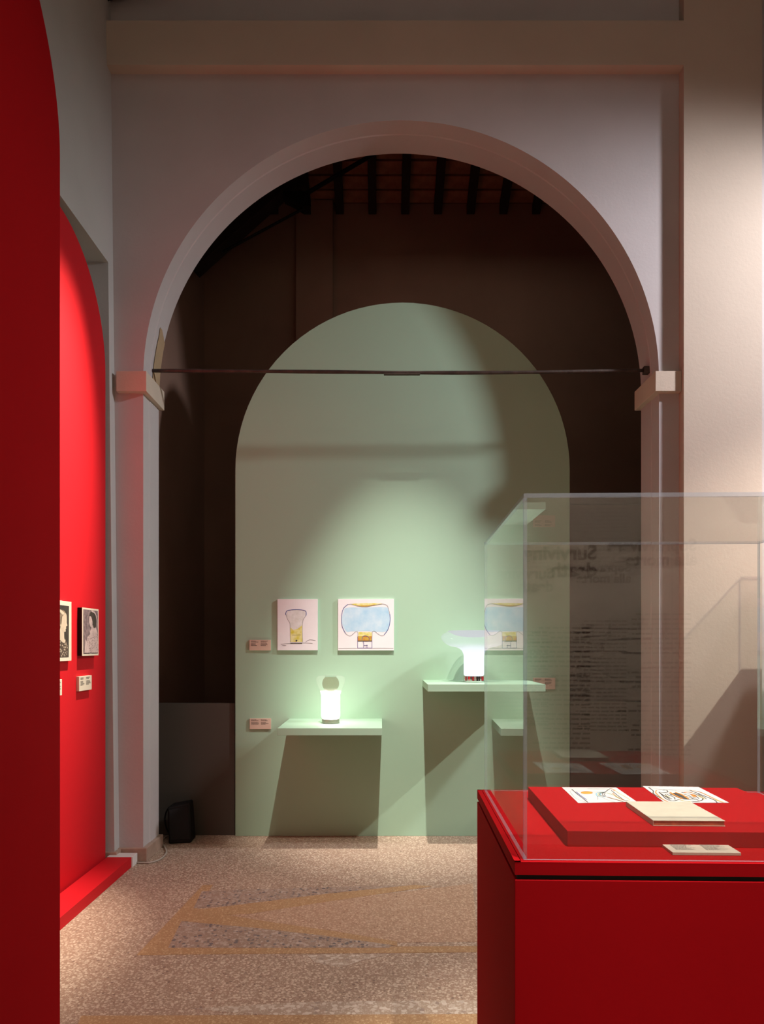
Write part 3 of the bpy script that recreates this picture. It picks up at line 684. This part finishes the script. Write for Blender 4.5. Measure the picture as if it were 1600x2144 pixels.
def flat_thing(name, label, cat, x, y, z, w_, l_, th, m, rz=A0, grp=None, bev=0.0):
    t = thing(name, label, cat, (x, y, z), rz, grp)
    link('sheet' if th < 0.003 else 'block', boxes((-w_/2, w_/2, -l_/2, l_/2, 0, th)), m, t, bevel=bev)
    return t
ZP = 1.0532
def sheet(corners, label):
    # corners: px of far-left, far-right, near-right, near-left on the platform
    pts = [PZ(a, b, ZP) for a, b in corners]; c = sum(pts, Vector())/4
    t = thing('coloured_drawing', label, 'drawing', c, 0, 'coloured drawings on the red platform')
    loc = [p-c for p in pts]; bm = bmesh.new(); n = 10
    rows = []
    for j in range(n+1):
        row = []
        for i in range(n+1):
            u, v = i/n, j/n
            p = (loc[0]*(1-u)+loc[1]*u)*(1-v)+(loc[3]*(1-u)+loc[2]*u)*v
            row.append(bm.verts.new((p.x, p.y, 0.0012)))
        rows.append(row)
    for j in range(n):
        for i in range(n): bm.faces.new((rows[j][i], rows[j][i+1], rows[j+1][i+1], rows[j+1][i]))
    o = link('sheet', bm, sheet_p, t); s = o.modifiers.new('thick', 'SOLIDIFY'); s.thickness = 0.0008; s.offset = -1
    return t, c
def zmap(c, ox, oy, sc, layer):
    def f(u, v):
        p = PZ(ox+u/sc, oy+v/sc, ZP+0.0012); return (p.x-c.x, p.y-c.y, 0.0013+0.0002*layer)
    return f
def flatart(t, name, items, m, c, ox, oy, sc, layer, w=0.0016, kind='stroke'):
    # strokes are given in picture coordinates; widen them in the sheet's own plane
    bm = bmesh.new()
    for it in items:
        if kind == 'stroke':
            f = zmap(c, ox, oy, sc, layer); pp = [f(u, v) for u, v in it]
            z = pp[0][2]; stroke(bm, [(p[0], p[1]) for p in pp], w, lambda u, v: (u, v, z), n=5)
        else: patch(bm, it, zmap(c, ox, oy, sc, layer))
    me = bpy.data.meshes.new(name); bm.to_mesh(me); bm.free(); me.materials.append(m)
    o = bpy.data.objects.new(name, me); COL.objects.link(o); o.parent = t
    if len(items) > 1: o['kind'] = 'stuff'
    return o
t, c = sheet([(1176.7, 1649), (1290.6, 1649.5), (1333, 1679), (1211, 1682)], 'white sheet with thin sweeping coloured lines, left one on the red platform')
K = dict(c=c, ox=1160, oy=1635, sc=8.0)
flatart(t, 'drawn_line', [[(375, 185), (420, 225), (480, 270), (550, 318)]], blue_p, layer=2, w=0.0028, **K)
flatart(t, 'drawn_line', [[(300, 140), (350, 185), (400, 230), (480, 290), (570, 362)], [(560, 136), (700, 138), (900, 138)], [(890, 275), (1000, 305), (1090, 330), (1160, 350)], [(960, 160), (1030, 215), (1100, 270), (1180, 325), (1240, 328)], [(760, 190), (850, 190), (910, 150), (950, 130)]], ink, layer=3, w=0.0022, **K)
flatart(t, 'drawn_line', [[(180, 136), (560, 136)], [(265, 175), (300, 165), (360, 175), (600, 182), (760, 190)], [(265, 175), (330, 260), (400, 310), (540, 360)], [(800, 270), (900, 320), (1080, 372)], [(700, 215), (735, 280), (730, 315)]], pencil, layer=1, w=0.0014, **K)
flatart(t, 'drawn_line', [[(900, 272), (1000, 300), (1165, 345)], [(950, 125), (1000, 150), (1010, 170)], [(980, 205), (1060, 270), (1165, 325)]], orange_p, layer=4, w=0.002, **K)
flatart(t, 'drawn_line', [[(820, 190), (720, 205), (720, 250), (790, 270), (860, 272)], [(850, 190), (780, 215), (800, 250), (860, 265)]], cyan_p, layer=2, w=0.0022, **K)
flatart(t, 'drawn_line', [[(835, 190), (750, 210), (745, 245), (800, 265)], [(880, 200), (1000, 240), (1080, 290), (1170, 325)]], green_p, layer=3, w=0.0018, **K)
flatart(t, 'drawn_line', [[(845, 195), (770, 215), (770, 240), (830, 262)], [(865, 195), (810, 215), (830, 250), (880, 265)], [(870, 205), (840, 225), (870, 255)]], ink, layer=4, w=0.0014, **K)
flatart(t, 'drawn_line', [[(1010, 150), (1100, 215), (1200, 270), (1270, 315), (1240, 330)]], yellow_p, layer=2, w=0.0014, **K)
flatart(t, 'colour_spot', [[(450, 195), (500, 180), (590, 180), (645, 200), (600, 216), (500, 214)]], wash_o, layer=1, kind='patch', **K)
flatart(t, 'drawn_line', [[(455, 200), (500, 180), (590, 180), (645, 200), (600, 218), (500, 216), (455, 200)]], orange_p, layer=2, w=0.0025, **K)
t, c = sheet([(1345.4, 1646.5), (1463.0, 1648.5), (1526.8, 1681.3), (1393, 1681.5)], 'white sheet with a dense black and orange drawing, right one on the red platform')
K = dict(c=c, ox=1330, oy=1635, sc=7.62)
flatart(t, 'drawn_line', [[(215, 105), (290, 160), (290, 200), (380, 260), (470, 310), (560, 345)], [(380, 180), (430, 225), (500, 290), (600, 320), (700, 300)], [(440, 150), (500, 150), (520, 180), (450, 190), (400, 185)],
    [(740, 190), (850, 180), (960, 210), (1060, 260), (1080, 300), (1000, 330), (900, 330)], [(870, 150), (1000, 200), (1150, 260), (1270, 310), (1310, 350)], [(400, 200), (470, 240), (560, 300)], [(860, 300), (940, 290), (1010, 310)]], ink, layer=3, w=0.003, **K)
flatart(t, 'drawn_line', [[(500, 210), (560, 240), (620, 260), (640, 300)], [(480, 215), (520, 260), (590, 290)], [(540, 200), (600, 230), (680, 250)], [(760, 210), (840, 230), (900, 260), (980, 280)], [(790, 200), (880, 215), (960, 240), (1020, 285)], [(820, 250), (900, 275), (960, 300)], [(1000, 210), (1080, 250), (1140, 290)]], ink, layer=4, w=0.0022, **K)
flatart(t, 'colour_spot', [[(600, 195), (690, 200), (860, 290), (760, 290), (650, 250)]], ink, layer=2, kind='patch', **K)
flatart(t, 'colour_spot', [[(880, 215), (950, 220), (990, 250), (930, 255)]], orange_p, layer=2, kind='patch', **K)
flatart(t, 'drawn_line', [[(560, 185), (620, 225), (690, 260), (760, 290)], [(640, 185), (740, 220), (800, 255), (850, 290)]], orange_p, layer=5, w=0.0055, **K)
flatart(t, 'drawn_line', [[(340, 155), (330, 190), (390, 250), (450, 300), (540, 340)], [(890, 155), (1020, 175), (1150, 230), (1250, 280), (1400, 345)], [(780, 190), (860, 180), (930, 200)]], orange_p, layer=4, w=0.003, **K)
flatart(t, 'drawn_line', [[(700, 300), (800, 325), (900, 330)], [(470, 240), (560, 260)], [(1000, 240), (1060, 265), (1110, 290)], [(1270, 295), (1340, 325), (1420, 345)]], yellow_p, layer=5, w=0.003, **K)
flatart(t, 'drawn_line', [[(560, 215), (600, 250), (650, 275)], [(770, 235), (850, 260), (930, 285)], [(330, 150), (450, 140), (600, 150), (760, 180)], [(220, 100), (400, 135), (640, 145), (870, 150)]], pencil, layer=1, w=0.0016, **K)
# book
t = thing('catalogue_book', 'thin cream paperback with red-brown page edges lying on the red platform', 'book', (0.7595, 1.872, 1.0535), A0)
bw, bl, bt = 0.176, 0.216, 0.0135
link('pages', boxes((-bw/2+0.0015, bw/2-0.002, -bl/2+0.0015, bl/2-0.002, 0.001, bt-0.001)), booke, t)
link('cover', boxes((-bw/2, bw/2, -bl/2, bl/2, bt-0.0012, bt), (-bw/2, bw/2, -bl/2, bl/2, 0, 0.0010), (-bw/2, -bw/2+0.0012, -bl/2, bl/2, 0, bt)), bookc, t, bevel=0.0004)
bm = bmesh.new(); rr = random.Random(3); faint = mat('faint_blind_stamp', (0.50, 0.46, 0.35), 0.85)
for k in range(8):      # worn, unreadable title impression
    u = -0.048+k*0.0125; stroke(bm, [(u, 0.050), (u+0.004, 0.060+rr.uniform(-0.002, 0.002)), (u+0.008, 0.052)], 0.0012, lambda a, b_: (a, b_, bt+0.0002), n=3)
link('worn_title', bm, faint, t)['kind'] = 'stuff'
# label in the case
cream2 = mat('caption_card', (0.52, 0.45, 0.36), 0.7, 0.03, 10)
t = thing('caption_label', 'cream caption block lying at the front edge inside the clear case', 'label', (0.7485, 1.6845, ZB+0.0004), A0)
link('board', boxes((-0.078, 0.078, -0.0365, 0.0365, 0, 0.0066)), cream2, t, bevel=0.0005)
bm = bmesh.new(); rnd = random.Random(21)
for u0, u1 in ((-0.062, -0.008), (0.008, 0.064)):
    text_rows(bm, u0, u1, 0.026, 11, 0.0042, 0.0016, lambda u, v: (u, v, 0.0071), rnd)
link('printed_text', bm, mat('grey_ink', (0.30, 0.28, 0.25), 0.7), t)['kind'] = 'stuff'

# second display case, just outside the right edge of the picture: it throws the diagonal shadow on the pilaster
t = thing('display_plinth', 'red display plinth standing just beyond the right edge before the pilaster', 'plinth', (2.716, 3.80, 0))
link('body', boxes((0, 0.8, 0, 0.92, 0, 1.64)), red_shaded, t, bevel=0.0015)
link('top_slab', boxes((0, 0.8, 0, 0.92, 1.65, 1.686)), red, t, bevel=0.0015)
link('recess', boxes((0.006, 0.794, 0.006, 0.914, 1.64, 1.65)), black, t)
t = thing('case_cover', 'clear acrylic cover on the plinth beyond the right edge', 'display cover', (2.716, 3.80, 1.686))
for nm, b_, ax in (('front_pane', (0.01, 0.79, 0.01, 0.019, 0.001, 0.56), 1), ('back_pane', (0.01, 0.79, 0.901, 0.91, 0.001, 0.56), 1), ('left_pane', (0.01, 0.019, 0.0195, 0.9005, 0.001, 0.56), 0), ('right_pane', (0.781, 0.79, 0.0195, 0.9005, 0.001, 0.56), 0), ('top_pane', (0.01, 0.79, 0.01, 0.91, 0.5605, 0.57), 2)):
    pane(nm, b_, ax)

# ================================================================ wall text behind the viewer (it shows mirrored in the clear cover)
def wall_text(body, x, z, size, name='wall_lettering'):
    cu = bpy.data.curves.new(name, 'FONT'); cu.body = body; cu.size = size; cu.space_line = 0.85
    cu.extrude = 0.001; cu.offset = size*0.03
    tmp = bpy.data.objects.new('tmp', cu); COL.objects.link(tmp)
    bpy.context.view_layer.update()
    me = bpy.data.meshes.new_from_object(tmp.evaluated_get(bpy.context.evaluated_depsgraph_get()))
    bpy.data.objects.remove(tmp); me.materials.clear(); me.materials.append(ink)
    o = bpy.data.objects.new(name, me); COL.objects.link(o); o.parent = wall_b
    o.location = (x, -2.198, z); o.rotation_euler = (R(90), 0, R(180)); return o
TX = -0.13
wall_text('Sopravvivere\nalla morte', 2.26+TX, 2.20, 0.125)
wall_text('Surviving\ndeath', 1.53+TX, 2.14, 0.15)
bm = bmesh.new(); rnd = random.Random(12)
fm = lambda u, v: (-u, -2.1985, v)
text_rows(bm, -1.48-TX, -0.98-TX, 1.62, 26, 0.036, 0.014, fm, rnd, skip=(9, 17))
text_rows(bm, -2.22-TX, -1.68-TX, 1.72, 30, 0.036, 0.014, fm, rnd, skip=(9, 17))
link('body_text', bm, ink, wall_b)['kind'] = 'stuff'
